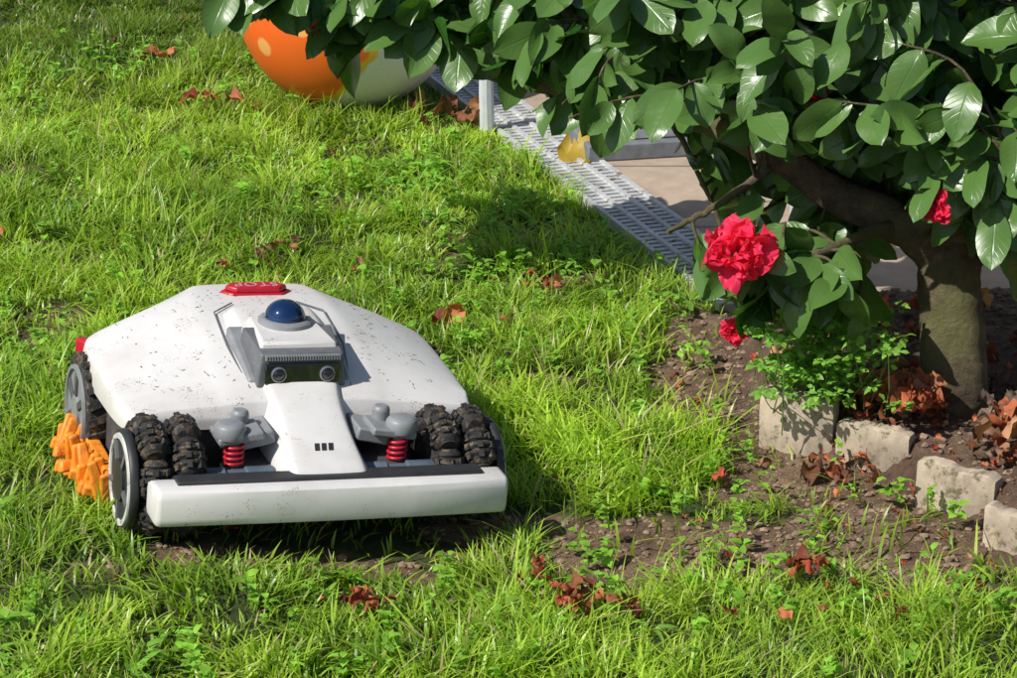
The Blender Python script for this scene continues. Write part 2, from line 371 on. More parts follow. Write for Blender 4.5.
# ---------------------------------------------------------------- concrete edging
conc=simple('mossy_concrete',(.48,.39,.29),.92,var=.4,scale=18,dirt=(.15,.125,.07),dirt_amt=.54,dscale=28,bump=.8)
eb=empty('stone_bed_edging')
segs=[((.385,4.14),(.492,4.09),.098),((.497,4.085),(.60,4.03),.068),((.598,3.925),(.70,3.85),.070),((.672,3.765),(.77,3.70),.066),((.79,3.66),(.86,3.55),.07)]
for i,(a,b_,hh) in enumerate(segs):
    a=np.array(a);b_=np.array(b_);nn=26;tk=.026;d_=(b_-a)/np.linalg.norm(b_-a);nr=np.array([-d_[1],d_[0]])
    v=[];f=[]
    for j in range(nn+1):
        tt=j/nn;p=a+(b_-a)*tt-nr*.010*math.sin(math.pi*tt)
        ht=hh*(1-.08*float(vn(tt*3,i*3.3,1,61))-.16*max(0,float(vn(tt*9,i*7.7,1,62))-.5)-.06*(abs(2*tt-1)**12))
        for (o_,zz) in ((0,-.03),(0,ht*.3),(0,ht*.6),(0.0005,ht-.003),(.003,ht),(tk-.003,ht),(tk,ht-.004),(tk,-.03)):
            q_=p+nr*(o_+rng.normal(0,.0008));v.append((q_[0],q_[1],zz+rng.normal(0,.0008)))
    for j in range(nn):
        for k_ in range(8):
            l_=(k_+1)%8;f.append((j*8+k_,(j+1)*8+k_,(j+1)*8+l_,j*8+l_))
    f.append(tuple(range(8)));f.append(tuple(nn*8+k_ for k_ in range(8))[::-1])
    o=pymesh('slab_%d'%(i+1),v,f,conc,eb,True,angle=45)

# ---------------------------------------------------------------- terrace, grating, fence, furniture
N=NT('terrace_tiles');bt=N.new("ShaderNodeTexBrick");N.link(N.obj(),bt.inputs['Vector'])
bt.offset=0;bt.inputs['Scale'].default_value=1;bt.inputs['Brick Width'].default_value=.4;bt.inputs['Row Height'].default_value=.4;bt.inputs['Mortar Size'].default_value=.005
bt.inputs['Color1'].default_value=(.42,.33,.25,1);bt.inputs['Color2'].default_value=(.47,.37,.28,1);bt.inputs['Mortar'].default_value=(.2,.17,.14,1)
c=N.mix(.6,bt.outputs[0],N.ramp(N.noise(14,8,.7),[(.3,(.55,.52,.5)),(.7,(1.15,1.12,1.1))]),'MULTIPLY');N.set(Base_Color=c,Roughness=.8);N.bump(N.noise(90),.3,.003)
m=MB()
gw=.13;dirg=np.array([-.3524,1.0]);dirg/=np.linalg.norm(dirg);nrg=np.array([dirg[1],-dirg[0]])
def gp(a,o):
    p=np.array([.365,4.75])+dirg*a+nrg*o;return p
A0=gp(-.0,gw+.004);A1=gp(4.4,gw+.004)
poly=[A0,(4.5,4.9),(4.5,9.0),A1]
v=[(p[0],p[1],-.06) for p in poly]+[(p[0],p[1],.012) for p in poly]
m.add(v,[(0,3,2,1),(4,5,6,7),(0,1,5,4),(1,2,6,5),(2,3,7,6),(3,0,4,7)])
m.obj('terrace',N.m,None,False)
galv=simple('galvanised_steel',(.62,.63,.63),.5,.2,var=.3,scale=20,dirt=(.24,.21,.17),dirt_amt=.56,dscale=40)
dark=simple('black_plastic',(.03,.03,.032),.5,var=.3)
g=MB();angz=math.atan2(dirg[1],dirg[0]);Mr=Matrix.Rotation(angz,4,'Z')
for o_ in (.005,gw*.33,gw*.66,gw-.005):
    c_=gp(1.5,o_);g.box((c_[0],c_[1],.006),(3.0,.009,.022),Mr)
a=.01
while a<3:
    c_=gp(a,gw/2);g.box((c_[0],c_[1],.004),(.013,gw-.018,.018),Mr);a+=.0225
dg=empty('drain_grating');g.obj('grate',galv,dg,False)
m=MB();c_=gp(1.5,gw/2);m.box((c_[0],c_[1],-.03),(3.0,gw,.01),Mr);m.obj('channel',simple('drain_channel',(.14,.12,.10),.9),dg,False)
wm=simple('white_painted_metal',(.62,.64,.68),.4,.1,var=.15,dirt=(.3,.28,.25),dirt_amt=.62)
sl=empty('sun_lounger',(-.045,5.86,.012),(0,0,R(-8)))
m=MB();
for yy_ in (0,.9,1.6):
    m.tube(spline([(0,yy_,0),(0,yy_,.15),(.02,yy_,.19),(.07,yy_,.2)],5),[.016]*16,10)
    m.tube(spline([(.6,yy_,0),(.6,yy_,.15),(.58,yy_,.19),(.53,yy_,.2)],5),[.016]*16,10)
    m.tube([(.06,yy_,.2),(.54,yy_,.2)],[.013]*2,10)
m.tube([(.03,-.05,.215),(.03,1.75,.215)],[.014]*2,10);m.tube([(.57,-.05,.215),(.57,1.75,.215)],[.014]*2,10)
for i in range(22):m.box((.3,-.02+i*.08,.232),(.56,.05,.012))
m.obj('frame_and_slats',wm,sl,True)
pb=empty('parasol_base',(.28,5.78,.012),(0,0,R(12)))
m=MB();m.box((0,0,.018),(.30,.26,.036));m.box((0,0,.046),(.26,.22,.018),None,0,.9);m.obj('slab',simple('grey_concrete',(.17,.18,.20),.8,var=.3,bump=.3),pb,True,.004)
m=MB();m.lathe([(.03,.055),(.03,.2),(.022,.205),(.02,.21),(.02,1.5)],20);m.obj('socket',wm,pb)
wf=empty('white_fence');m=MB()
for i in range(34):
    X=.56+i*.075;m.box((X,5.28,.42),(.045,.018,.82));m.add([(X-.0225,5.271,.83),(X+.0225,5.271,.83),(X+.0225,5.289,.83),(X-.0225,5.289,.83),(X,5.271,.865),(X,5.289,.865)],[(0,1,4),(3,5,2),(0,4,5,3),(1,2,5,4)])
m.box((1.8,5.302,.2),(2.6,.02,.05));m.box((1.8,5.302,.62),(2.6,.02,.05))
m.obj('pickets_and_rails',simple('white_painted_wood',(.66,.67,.70),.6,var=.15,dirt=(.3,.28,.24),dirt_amt=.63),wf,False)

# ---------------------------------------------------------------- ball
N=NT('ball_paint')
def pl(ax,ay,az):
    d_=N.new("ShaderNodeVectorMath",operation='DOT_PRODUCT');N.link(N.obj(),d_.inputs[0]);d_.inputs[1].default_value=(ax,ay,az);return d_.outputs['Value']
mp=N.new("ShaderNodeMapRange");N.link(pl(-.70,-.1,.60),mp.inputs[0]);mp.inputs[1].default_value=-.23;mp.inputs[2].default_value=.23
wv=N.noise(7,3);ad=N.new("ShaderNodeMath",operation='MULTIPLY_ADD');N.link(wv,ad.inputs[0]);ad.inputs[1].default_value=.22;N.link(mp.outputs[0],ad.inputs[2])
c=N.ramp(ad.outputs[0],[(.0,(.82,.80,.77)),(.45,(.82,.80,.77)),(.46,(.85,.55,.08)),(.49,(.85,.45,.04)),(.50,(.85,.16,.02)),(1,(.8,.12,.02))]);
vo=N.new("ShaderNodeTexVoronoi");vo.inputs['Scale'].default_value=11;N.link(N.obj(),vo.inputs['Vector'])
sm=N.ramp(vo.outputs['Distance'],[(.25,(1,1,1)),(.3,(0,0,0))]);hi=N.ramp(ad.outputs[0],[(.52,(0,0,0)),(.56,(1,1,1))])
c=N.mix(N.mix(1.,sm,hi,'MULTIPLY'),c,(.85,.40,.12));c=N.mix(N.ramp(N.noise(30,7,.8),[(.6,(0,0,0)),(.72,(.4,.4,.4))]),c,(.3,.22,.15));N.set(Base_Color=c,Roughness=.35)
bo=empty('play_ball',(-.345,6.12,.225));m=MB();nr=32
m.lathe([(max(.0005,.240*math.sin(math.pi*i/nr)),-.232*math.cos(math.pi*i/nr)) for i in range(nr+1)],48);m.obj('skin',N.m,bo,angle=80)
m=MB();m.lathe([(.012,-.004),(.014,.0),(.010,.003),(.004,.004)],16,Matrix.Translation((.04,-.205,.116))@Matrix.Rotation(R(62),4,'X'));m.obj('valve',simple('valve_plastic',(.7,.68,.6),.4),bo)

# ---------------------------------------------------------------- camellia
cam_bush=empty('camellia_bush')
N=NT('bark');n1=N.noise(35,9,.75);n2=N.noise(9,4);c=N.ramp(n1,[(.3,(.045,.032,.02)),(.55,(.15,.11,.065)),(.75,(.30,.25,.17))]);c=N.mix(N.ramp(n2,[(.45,(0,0,0)),(.6,(.6,.6,.6))]),c,(.14,.15,.05));N.set(Base_Color=c,Roughness=.95);N.bump(n1,1.,.012);bark=N.m
m=MB();limbs=[]
def limb(pts,r0,r1,n=6,seg=12,wob=.12):
    P=spline(pts,n);k=len(P);P[1:-1]+=rng.normal(0,.001,(k-2,3));rr=[r0+(r1-r0)*(i/(k-1))**.8 for i in range(k)]
    m.tube(P,rr,seg,0,wob);limbs.append((P,rr))
limb([(.69,4.2,.0),(.69,4.2,.06),(.685,4.21,.14),(.68,4.23,.22),(.68,4.26,.30)],.058,.046,8,24,.10)
limb([(.675,4.25,.26),(.60,4.24,.325),(.50,4.26,.365),(.42,4.27,.42),(.33,4.32,.455),(.24,4.50,.44),(.12,4.68,.415),(-.04,4.85,.405),(-.22,4.95,.45),(-.37,4.97,.51)],.038,.008)
limb([(.68,4.25,.27),(.70,4.24,.42),(.68,4.28,.6),(.62,4.34,.8),(.55,4.36,1.05)],.040,.010)
limb([(.69,4.25,.25),(.80,4.28,.38),(.92,4.32,.55),(1.05,4.35,.8)],.036,.010)
limb([(.5,4.26,.365),(.44,4.36,.5),(.35,4.45,.6),(.2,4.65,.75)],.018,.006)
limb([(.33,4.32,.455),(.24,4.42,.52),(.12,4.6,.55),(.0,4.75,.62)],.013,.004)
limb([(.62,4.24,.31),(.66,4.12,.40),(.72,4.03,.47),(.78,3.98,.55)],.016,.005)
limb([(.60,4.24,.325),(.53,4.16,.33),(.45,4.1,.32),(.37,4.08,.31)],.012,.004)
limb([(.42,4.27,.42),(.33,4.22,.37),(.27,4.2,.34),(.24,4.18,.33)],.008,.003)
limb([(.68,4.28,.5),(.8,4.45,.65),(.95,4.6,.8)],.02,.006)
limb([(.25,4.45,.445),(.29,4.40,.38),(.34,4.35,.27)],.006,.003)
limb([(.08,4.72,.412),(-.02,4.80,.45),(-.13,4.85,.47),(-.25,4.88,.49)],.006,.003)
limb([(.2,4.65,.75),(.12,4.7,.66),(.06,4.7,.58)],.007,.003)
LX=[-.6,-.494,-.416,-.34,-.295,-.249,-.188,-.119,-.014,.066,.104,.168,.231,.268,.285,.357,.45,.527,.588,.625,.66,.784,1.4]
LZ=[.62,.535,.50,.455,.345,.46,.465,.44,.43,.405,.35,.43,.445,.435,.27,.165,.175,.185,.19,.275,.285,.25,.3]
allP=np.vstack([l[0] for l in limbs[1:]])
LP=[];LA=[];LN=[];LL=[]
def twig(S,E,nleaf,Lr=(.062,.100)):
    d_=E-S;ln=np.linalg.norm(d_)
    mid=S+d_*.5+np.array([0,0,.12*ln])+rng.normal(0,.012,3)
    P=spline([S,mid,E],5);m.tube(P,list(np.linspace(.0035,.0015,len(P))),5)
    for j in range(nleaf):
        t=1-(j/nleaf)*min(1,.16/max(ln,.05))
        i=min(int(t*(len(P)-1)),len(P)-2);p=P[i]+(P[i+1]-P[i])*(t*(len(P)-1)-i)
        dr=norm(P[i+1]-P[i]);side=norm(np.cross(dr,[0,0,1])+1e-5)*(1 if j%2 else -1)
        A=dr*.45+side*rng.uniform(.3,1)+np.array([0,-.2,-.6])+rng.normal(0,.4,3)
        if j==0:A=dr+np.array([0,0,-.6])+rng.normal(0,.2,3)
        LP.append(p);LA.append(A);LL.append(rng.uniform(*Lr))
        LN.append(np.array([-.15,-.5,.75])+rng.normal(0,.6,3))
limbX=[.22,.33,.42,.50,.60,.68];limbZ=[.455,.46,.42,.365,.325,.29]
cnt=0;tr=0
while cnt<560 and tr<120000:
    tr+=1
    X=rng.uniform(-.5,1.15);Z=rng.uniform(.18,1.1);sL=float(sstep(.35,-.08,X));yc=4.34+.52*sL
    Y=yc+rng.uniform(-.34,.46)*(1-.55*sL)
    if Z>.72 and rng.random()<.75:continue
    lo=np.interp(X,LX,LZ)
    if Z<lo+.05 or Z>lo+.9:continue
    r_=((X-.56)/1.14)**2+((Y-yc)/.5)**2+((Z-.60)/.62)**2
    if r_>1.05:continue
    if X<.1 and Z>lo+.17:continue
    if .1<=X<.33 and Z>lo+.30:continue
    if .54<X<.80 and Z<.35 and Y<4.3:continue
    if .50<X<.80 and Z<.42 and Y<4.2 and rng.random()<.7:continue
    if Z<.5 and X>.36 and Y<4.09 and rng.random()<.6:continue
    if .2<X<.36 and .3<Z<.44 and Y>4.15 :continue
    if .28<X<.66 and abs(Z-np.interp(X,limbX,limbZ)-.0)<.075 and Y<4.30 and rng.random()<.92:continue
    if vn(X*1.0+3+Z,Y+Z*1.7,9,41)<.31:continue
    E=np.array([X,Y,Z]);dd_=np.linalg.norm(allP-E,axis=1)
    S=allP[np.argmin(dd_+rng.random(len(dd_))*.05)]
    if np.linalg.norm(E-S)>.36:continue
    twig(S,E,rng.integers(5,9));cnt+=1
print('twigs',cnt)
for (X,Y,Z) in [(.44,4.06,.30),(.50,4.05,.29),(.52,4.06,.25),(.38,4.10,.27),(.40,4.1,.21),(.48,4.1,.24),(.62,4.02,.47),(.68,4.0,.5),(.70,3.98,.43),(.74,4.0,.38),(.10,4.6,.44),(.13,4.6,.52),(.35,4.14,.22),(.30,4.18,.30),(-.28,4.86,.50),(.80,3.98,.30),(.27,4.4,.58),(.22,4.45,.58),(.33,4.35,.62),(.4,4.25,.60),(.2,4.5,.53),(.26,4.4,.60),(.16,4.55,.60),(.30,4.4,.56),(.05,4.7,.54),(0,4.75,.50),(.30,4.3,.66),(.22,4.4,.64),(-.1,4.84,.51),(-.18,4.86,.52),(.05,4.72,.50),(.8,4.0,.36),(.78,4.02,.44)]:
    E=np.array([X,Y,Z]);S=allP[np.argmin(np.linalg.norm(allP-E,axis=1))];twig(S,E,6,(.07,.105))
LP=np.array(LP);LA=norm(np.array(LA));LN=np.array(LN);LL=np.array(LL)
far=sstep(.3,-.05,LP[:,0]);LL=LL*(1+.14*far)
tip=LP+LA*LL[:,None];lo=np.interp(tip[:,0],LX,LZ);k=(tip[:,2]>lo-.015)&(np.minimum(tip[:,2],LP[:,2])>.12)
for q_ in (tip,LP,(tip+LP)/2):
    k&=~((q_[:,0]>.59)&(q_[:,0]<.78)&(q_[:,2]<.285)&(q_[:,1]<4.3))
    k&=~((q_[:,0]>.30)&(q_[:,0]<.60)&(np.abs(q_[:,2]-np.interp(q_[:,0],limbX,limbZ)+.0)<.035)&(q_[:,1]<4.28)&(rng.random(len(tip))<.75)&((q_[:,0]>.42)|(q_[:,2]>.40)))
FL=np.array([.335,4.02,.352]);k&=~((np.linalg.norm((tip-FL)*[1,.6,1],axis=1)<.055)&(tip[:,1]<4.12))
for fx_ in ((.62,3.99,.425),(.785,3.96,.335)):k&=~((np.linalg.norm((tip-np.array(fx_))*[1,.5,1],axis=1)<.03))
LP,LA,LN,LL=LP[k],LA[k],LN[k],LL[k];print('bush leaves',len(LP))
nl=len(LP);g=rng.random((nl,1));C=np.array([.010,.050,.008])*(1-g)+np.array([.040,.145,.018])*g
yg=rng.random(nl)<.10;C[yg]=np.array([.14,.32,.035])
v,q,c,u=leaves(LP,LA,LN,LL,LL*rng.uniform(.50,.64,nl),C,9,5,rng.uniform(-.05,.22,nl),rng.uniform(.02,.45,nl),.0022,'oval',seed=3)
npmesh('leaves',v,q,leafmat('camellia_leaf',.27,.14,.5,True,(.09,.18,.04)),cam_bush,c,u)
m.obj('trunk_and_branches',bark,cam_bush,angle=80)
redm=leafmat('camellia_petal',.5,.35,.25)
def flower(c,nrm,rad,seed,parts):
    r=np.random.default_rng(seed);nrm=norm(np.array(nrm,float));a0=norm(np.cross(nrm,[.1,.2,1.]));b0=np.cross(nrm,a0)
    for ly,(k_,el,L) in enumerate([(8,-.05,1.),(8,.3,.95),(8,.7,.86),(8,1.1,.8),(7,2.0,.74),(6,3.5,.66)]):
        a=np.arange(k_)*2*math.pi/k_+ly*.5+r.normal(0,.25,k_)
        rd=np.cos(a)[:,None]*a0+np.sin(a)[:,None]*b0;A=norm(rd+nrm*el*(1+r.normal(0,.3,(k_,1)))+r.normal(0,.12,(k_,3)))
        Nn=nrm-rd*el+r.normal(0,.4,(k_,3));P=np.tile(np.array(c,float),(k_,1))+rd*rad*.12+r.normal(0,rad*.06,(k_,3))
        C=np.array([.86,.04,.12])*r.uniform(.75,1.12,(k_,1))
        parts.append(leaves(P,A,Nn,rad*L*r.uniform(.8,1.15,k_),rad*L*r.uniform(.6,.9,k_),C,8,8,r.uniform(-.1,.3,k_),r.uniform(-.2,.35,k_),rad*.10,'petal',seed*10+ly))
parts=[];flower(FL,(-.25,-.75,.45),.052,5,parts)
flower((.345,4.16,.18),(-.1,-.7,.1),.022,6,parts);flower((.455,4.16,.55),(-.4,-.8,.2),.020,7,parts);flower((.62,4.0,.425),(-.6,-.7,.2),.022,8,parts);flower((-.325,4.85,.475),(-.4,-.8,.2),.02,9,parts);flower((.785,3.97,.335),(-.5,-.8,.2),.024,12,parts)
c4=cat(parts);npmesh('flowers',c4[0],c4[1],redm,cam_bush,c4[2],c4[3])

# ---------------------------------------------------------------- robot mower
mow=empty('robot_lawn_mower',(MX,MY,0),(0,R(ROLL),R(YAW)))
N=NT('white_shell');n1=N.noise(380,2,.6);n2=N.noise(13,5,.65);n4=N.noise(140,3,.6)
c=N.ramp(N.noise(5,3),[(.3,(.64,.62,.605)),(.7,(.73,.715,.695))])
th=N.mix(.5,n1,n2);spk=N.ramp(th,[(.60,(0,0,0)),(.635,(.85,.85,.85))]);c=N.mix(spk,c,(.16,.13,.10))
th2=N.mix(.45,n4,n2);spk2=N.ramp(th2,[(.635,(0,0,0)),(.655,(.85,.85,.85))]);c=N.mix(spk2,c,(.15,.11,.08))
film=N.ramp(N.noise(7,9,.72),[(.45,(0,0,0)),(.72,(.5,.5,.5))]);c=N.mix(film,c,(.46,.41,.35))
N.set(Base_Color=c,Roughness=.36);shell=N.m
grey=simple('grey_plastic',(.13,.135,.145),.5,var=.2,dirt=(.28,.22,.15),dirt_amt=.6,dscale=90)
lgrey=simple('light_grey_plastic',(.24,.25,.26),.45,var=.15,dirt=(.2,.15,.1),dirt_amt=.6,dscale=120)
dgrey=simple('dark_chassis',(.075,.075,.08),.55,var=.3,dirt=(.2,.15,.1),dirt_amt=.58,dscale=60)
rubber=simple('muddy_rubber',(.020,.019,.018),.75,var=.3,dirt=(.13,.095,.06),dirt_amt=.52,dscale=70,bump=.8)
redp=simple('red_plastic',(.50,.012,.03),.35,var=.2,dirt=(.2,.1,.08),dirt_amt=.62)
orange=simple('orange_plastic',(.90,.28,.02),.5,var=.3,dirt=(.35,.14,.04),dirt_amt=.56,dscale=60,bump=.5)
ST=[(.172,.158,.11,.155,.235,.150,.140),(.180,.178,.116,.174,.252,.160,.136),(.22,.199,.124,.192,.262,.166,.134),(.30,.220,.120,.214,.265,.170,.134),(.38,.235,.112,.230,.266,.173,.132),(.44,.242,.106,.238,.266,.175,.128),(.475,.243,.102,.240,.262,.176,.128),(.495,.243,.098,.240,.245,.178,.132),(.525,.242,.09,.239,.165,.19,.14),(.538,.238,.085,.235,.13,.195,.14),(.545,.20,.08,.195,.12,.17,.15)]
v=[];f=[]
for (w,zc,hr,zr,hs,zs,zb) in ST:
    half=[(0,zc),(hr*.55,zc-.001),(hr*.96,zr+.001),(hr*1.05,zr-.003),((hr+hs)/2,(zr+zs)/2+.003),(hs*.985,zs+.002),(hs,zs-.003),(hs+.003,(zs+zb)/2),(hs+.002,zb)]
    row=[(-a,w,b_) for a,b_ in half[::-1]]+[(a,w,b_) for a,b_ in half[1:]];v+=row
nr_=17
for j in range(len(ST)-1):
    for i in range(nr_-1):f.append((j*nr_+i,j*nr_+i+1,(j+1)*nr_+i+1,(j+1)*nr_+i))
f.append(tuple(range(nr_))[::-1]);f.append(tuple((len(ST)-1)*nr_+i for i in range(nr_)))
o=pymesh('body_shell',v,f,shell,mow,True,angle=60);s=o.modifiers.new('b','BEVEL');s.width=.003;s.segments=2;s.limit_method='ANGLE';s.angle_limit=R(40);s=o.modifiers.new('s','SUBSURF');s.levels=2;s.render_levels=2
m=MB();pl_=[(-.232,.19),(-.250,.22),(-.250,.345),(-.235,.35),(-.235,.48),(-.15,.53),(.15,.53),(.235,.48),(.235,.35),(.250,.345),(.250,.22),(.232,.19)]
nP=len(pl_);v=[(a,b_,.045) for a,b_ in pl_]+[(a*1.005,b_,.141) for a,b_ in pl_]
m.add(v,[tuple(range(nP))[::-1],tuple(range(nP,2*nP))]+[(i,(i+1)%nP,nP+(i+1)%nP,nP+i) for i in range(nP)])
m.box((0,.13,.085),(.24,.14,.05));m.obj('chassis',dgrey,mow,True,.003)
# bumper
bx=.2535
v=[];f=[];prof=[(0,.066),(-.006,.069),(-.009,.079),(-.009,.106),(-.006,.116),(0,.119),(.04,.119),(.047,.115),(.05,.105),(.05,.075),(.045,.066)]
xs=[-bx,-bx+.002,-bx+.007,-.1,0,.1,bx-.007,bx-.002,bx];ys=[.010,.003,0,-.004,-.005,-.004,0,.003,.010];scz=[.88,.97,1,1,1,1,1,.97,.88]
for x_,y_,s_ in zip(xs,ys,scz):
    for (a,b_) in prof:v.append((x_,(a*s_ if a<0 else a)+y_*(1 if a<.03 else .3),.0925+(b_-.0925)*s_))
k_=len(prof)
for j in range(len(xs)-1):
    for i in range(k_):f.append((j*k_+i,(j+1)*k_+i,(j+1)*k_+(i+1)%k_,j*k_+(i+1)%k_))
f.append(tuple(range(k_)));f.append(tuple((len(xs)-1)*k_+i for i in range(k_))[::-1])
pymesh('front_bumper',v,f,shell,mow,True,angle=45)
m=MB();m.box((0,.030,.1205),(.44,.030,.007));m.box((.0,.058,.10),(.44,.02,.03));m.box((-.12,.09,.095),(.03,.09,.02));m.box((.12,.09,.095),(.03,.09,.02));m.obj('bumper_mount',dark,mow,True,.002)
# nose / spine
NS=[(.022,.050,.118,.064,.104),(.034,.052,.131,.066,.104),(.08,.050,.145,.067,.106),(.13,.047,.165,.066,.112),(.18,.048,.188,.068,.13),(.215,.056,.205,.074,.15),(.26,.062,.226,.08,.18),(.33,.064,.243,.084,.21),(.40,.060,.247,.08,.222)]
v=[];f=[]
for (w,ht,zt,hb,zb) in NS:
    half=[(0,zt+.002),(ht*.6,zt+.0015),(ht*.95,zt),(ht*1.01,zt-.003),((ht*1.1+hb)/2,(zt+zb)/2),(hb,zb),(hb,zb-.012)]
    v+=[(-a,w,b_) for a,b_ in half[::-1]]+[(a,w,b_) for a,b_ in half[1:]]
for j in range(len(NS)-1):
    for i in range(12):f.append((j*13+i,j*13+i+1,(j+1)*13+i+1,(j+1)*13+i))
f.append(tuple(range(13))[::-1]);f.append(tuple((len(NS)-1)*13+i for i in range(13)))
o=pymesh('nose_cowl',v,f,shell,mow,True,angle=60);s=o.modifiers.new('b','BEVEL');s.width=.002;s.segments=2;s.limit_method='ANGLE';s.angle_limit=R(40);s=o.modifiers.new('s','SUBSURF');s.levels=2;s.render_levels=2
m=MB()
for i in (-1,0,1):
    x_=i*.010;m.add([(x_-.004,.066,.1436),(x_+.003,.066,.1436),(x_+.006,.081,.1487),(x_-.001,.081,.1487)],[(0,1,2,3)])
m.obj('nose_mark',dark,mow,False)
def hexa(m,w0,w1,h0,h1,zb0,zt0,zb1,zt1,tt=.9,mi=0):
    v=[(-h0,w0,zb0),(h0,w0,zb0),(h1,w1,zb1),(-h1,w1,zb1),(-h0*tt,w0+.004,zt0),(h0*tt,w0+.004,zt0),(h1*tt,w1,zt1),(-h1*tt,w1,zt1)]
    m.add(v,[(0,3,2,1),(4,5,6,7),(0,1,5,4),(1,2,6,5),(2,3,7,6),(3,0,4,7)],None,mi)
m=MB();hexa(m,.212,.33,.078,.086,.172,.198,.20,.241,.96);m.obj('camera_fairing',lgrey,mow,True,.004)
m=MB();hexa(m,.203,.30,.066,.072,.188,.238,.205,.249,.93);m.obj('camera_housing',grey,mow,True,.003)
m=MB();hexa(m,.225,.345,.060,.050,.234,.2485,.234,.2515,.93);m.obj('housing_cap',shell,mow,True,.004)
m=MB();m.box((0,.2015,.210),(.112,.006,.030),Matrix.Rotation(R(-4),4,'X'))
m.obj('camera_window',simple('dark_glass',(.012,.012,.016),.08,var=.1,coat=.6),mow,True,.002)
m=MB()
for i in range(28):m.box((-.054+i*.004,.204,.2335),(.0022,.008,.007))
m.obj('visor_ribs',lgrey,mow,False)
m=MB();Mx=Matrix.Rotation(R(90),4,'X')
for sx_ in (-.036,.036):
    m.lathe([(.0115,-.002),(.0115,.002),(.0095,.003),(.009,.001)],24,Matrix.Translation((sx_,.1985,.210))@Mx)
m.obj('lens_rings',simple('lens_ring',(.30,.30,.32),.3,.6),mow)
m=MB()
for sx_ in (-.036,.036):m.lathe([(.009,.0),(.008,.003),(.004,.0048),(.0005,.005)],20,Matrix.Translation((sx_,.1985,.210))@Mx)
m.obj('lenses',simple('lens_glass',(.01,.01,.02),.03,coat=1),mow,angle=80)
m=MB();m.lathe([(.041,.246),(.039,.255),(.035,.258),(.033,.2585)],32,Matrix.Translation((0,.312,0)));m.obj('dome_base',lgrey,mow)
m=MB();m.lathe([(.031,.257)]+[(max(.0005,.0300*math.cos(a)),.259+.026*math.sin(a)) for a in np.linspace(0,math.pi/2,12)],36,Matrix.Translation((0,.312,0)))
N=NT('dome_glass');N.set(Base_Color=(.012,.045,.14),Roughness=.06,Metallic=.55);N.b.inputs['Coat Weight'].default_value=1;m.obj('sensor_dome',N.m,mow,angle=80)
m=MB();hexpts=[(-.036,-.017),(.036,-.017),(.052,0),(.036,.017),(-.036,.017),(-.052,0)]
for s_,z0,z1 in ((1.12,.238,.2455),(.96,.2455,.254)):
    v=[(a*s_,.482+b_*s_,z0) for a,b_ in hexpts]+[(a*s_*.95,.482+b_*s_*.92,z1) for a,b_ in hexpts]
    m.add(v,[tuple(range(6))[::-1],tuple(range(6,12))]+[(i,(i+1)%6,6+(i+1)%6,6+i) for i in range(6)],None,0)
m.obj('stop_button',redp,mow,True,.0025)
cu=bpy.data.curves.new('stop_lettering','FONT');cu.body='STOP';cu.size=.026;cu.extrude=.0003;cu.align_x='CENTER';cu.align_y='CENTER';cu.space_character=1.15
o=bpy.data.objects.new('stop_lettering',cu);link(o,mow);o.location=(0,.482,.2547);o.rotation_euler=(0,0,math.pi);cu.materials.append(simple('letter_white',(.62,.30,.32),.5))
m=MB()
for s_ in (-1,1):
    Ml=Matrix.Translation((s_*.2535,.485,.156))@Matrix.Rotation(R(-28*s_),4,'Z')
    m.box((0,0,0),(.016,.040,.026),Ml)
m.obj('side_lights',redp,mow,True,.003)
def omni(side):
    cx=side*.213;cy=.135;cz=.088
    m=MB();My=Matrix.Rotation(R(90),4,'Y')
    m.lathe([(.05,-.043),(.052,-.038),(.052,.038),(.05,.043)],24,Matrix.Translation((cx,cy,cz))@My,0)
    for row,(ox,ph) in enumerate(((-.024,0),(.024,math.pi/7))):
        for i in range(7):
            a=2*math.pi*i/7+ph+.2
            prof=[];L=.030
            for j in range(17):
                t=-1+2*j/16;r=.0235*(1-.42*t*t);
                if j%3==0:r*=.80
                prof.append((r,t*L))
            M=Matrix.Translation((cx+ox,cy+math.cos(a)*.064,cz+math.sin(a)*.064))@Matrix.Rotation(a,4,'X')
            m.lathe(prof,14,M,0)
            for kk in range(7):
                t_=kk*math.pi*2/7
                for zz_ in (-.014,0,.014):
                    m.box((0,0,0),(.007,.008,.009),M@Matrix.Translation((math.cos(t_)*(.0215-abs(zz_)*.12),math.sin(t_)*(.0215-abs(zz_)*.12),zz_))@Matrix.Rotation(t_,4,'Z'),0)
    nm='l' if side<0 else 'r'
    m.obj('front_wheel_rollers_'+nm,rubber,mow,True,0,0,30)
    m=MB();T=Matrix.Translation((cx+side*.054,cy,cz-.004))@My
    m.lathe([(.070,-.006),(.072,-.003),(.072,.003),(.070,.006)],40,T,0)
    m.lathe([(.030,side*.006),(.030,side*.010),(.010,side*.012)],24,T,0)
    m.obj('front_wheel_disc_'+nm,dark,mow)
    m=MB()
    v=[];f=[]
    for i in range(40):
        a=2*math.pi*i/40
        for r,z_ in ((.057,.0065),(.058,.009),(.065,.009),(.066,.0065)):v.append((r*math.cos(a),r*math.sin(a),z_*side))
    for i in range(40):
        for j in range(3):f.append((i*4+j,((i+1)%40)*4+j,((i+1)%40)*4+j+1,i*4+j+1))
    m.add(v,f,T)
    m.obj('front_wheel_rim_'+nm,simple('rim_'+nm,(.6,.6,.57),.5,dirt=(.2,.15,.1),dirt_amt=.57),mow)
    m=MB()
    for i in range(5):
        a=2*math.pi*i/5;m.box((0,0,0),(.030,.008,.004),T@Matrix.Rotation(a,4,'Z')@Matrix.Translation((.044,0,side*.008)))
    m.obj('front_wheel_spokes_'+nm,grey,mow)
omni(-1);omni(1)
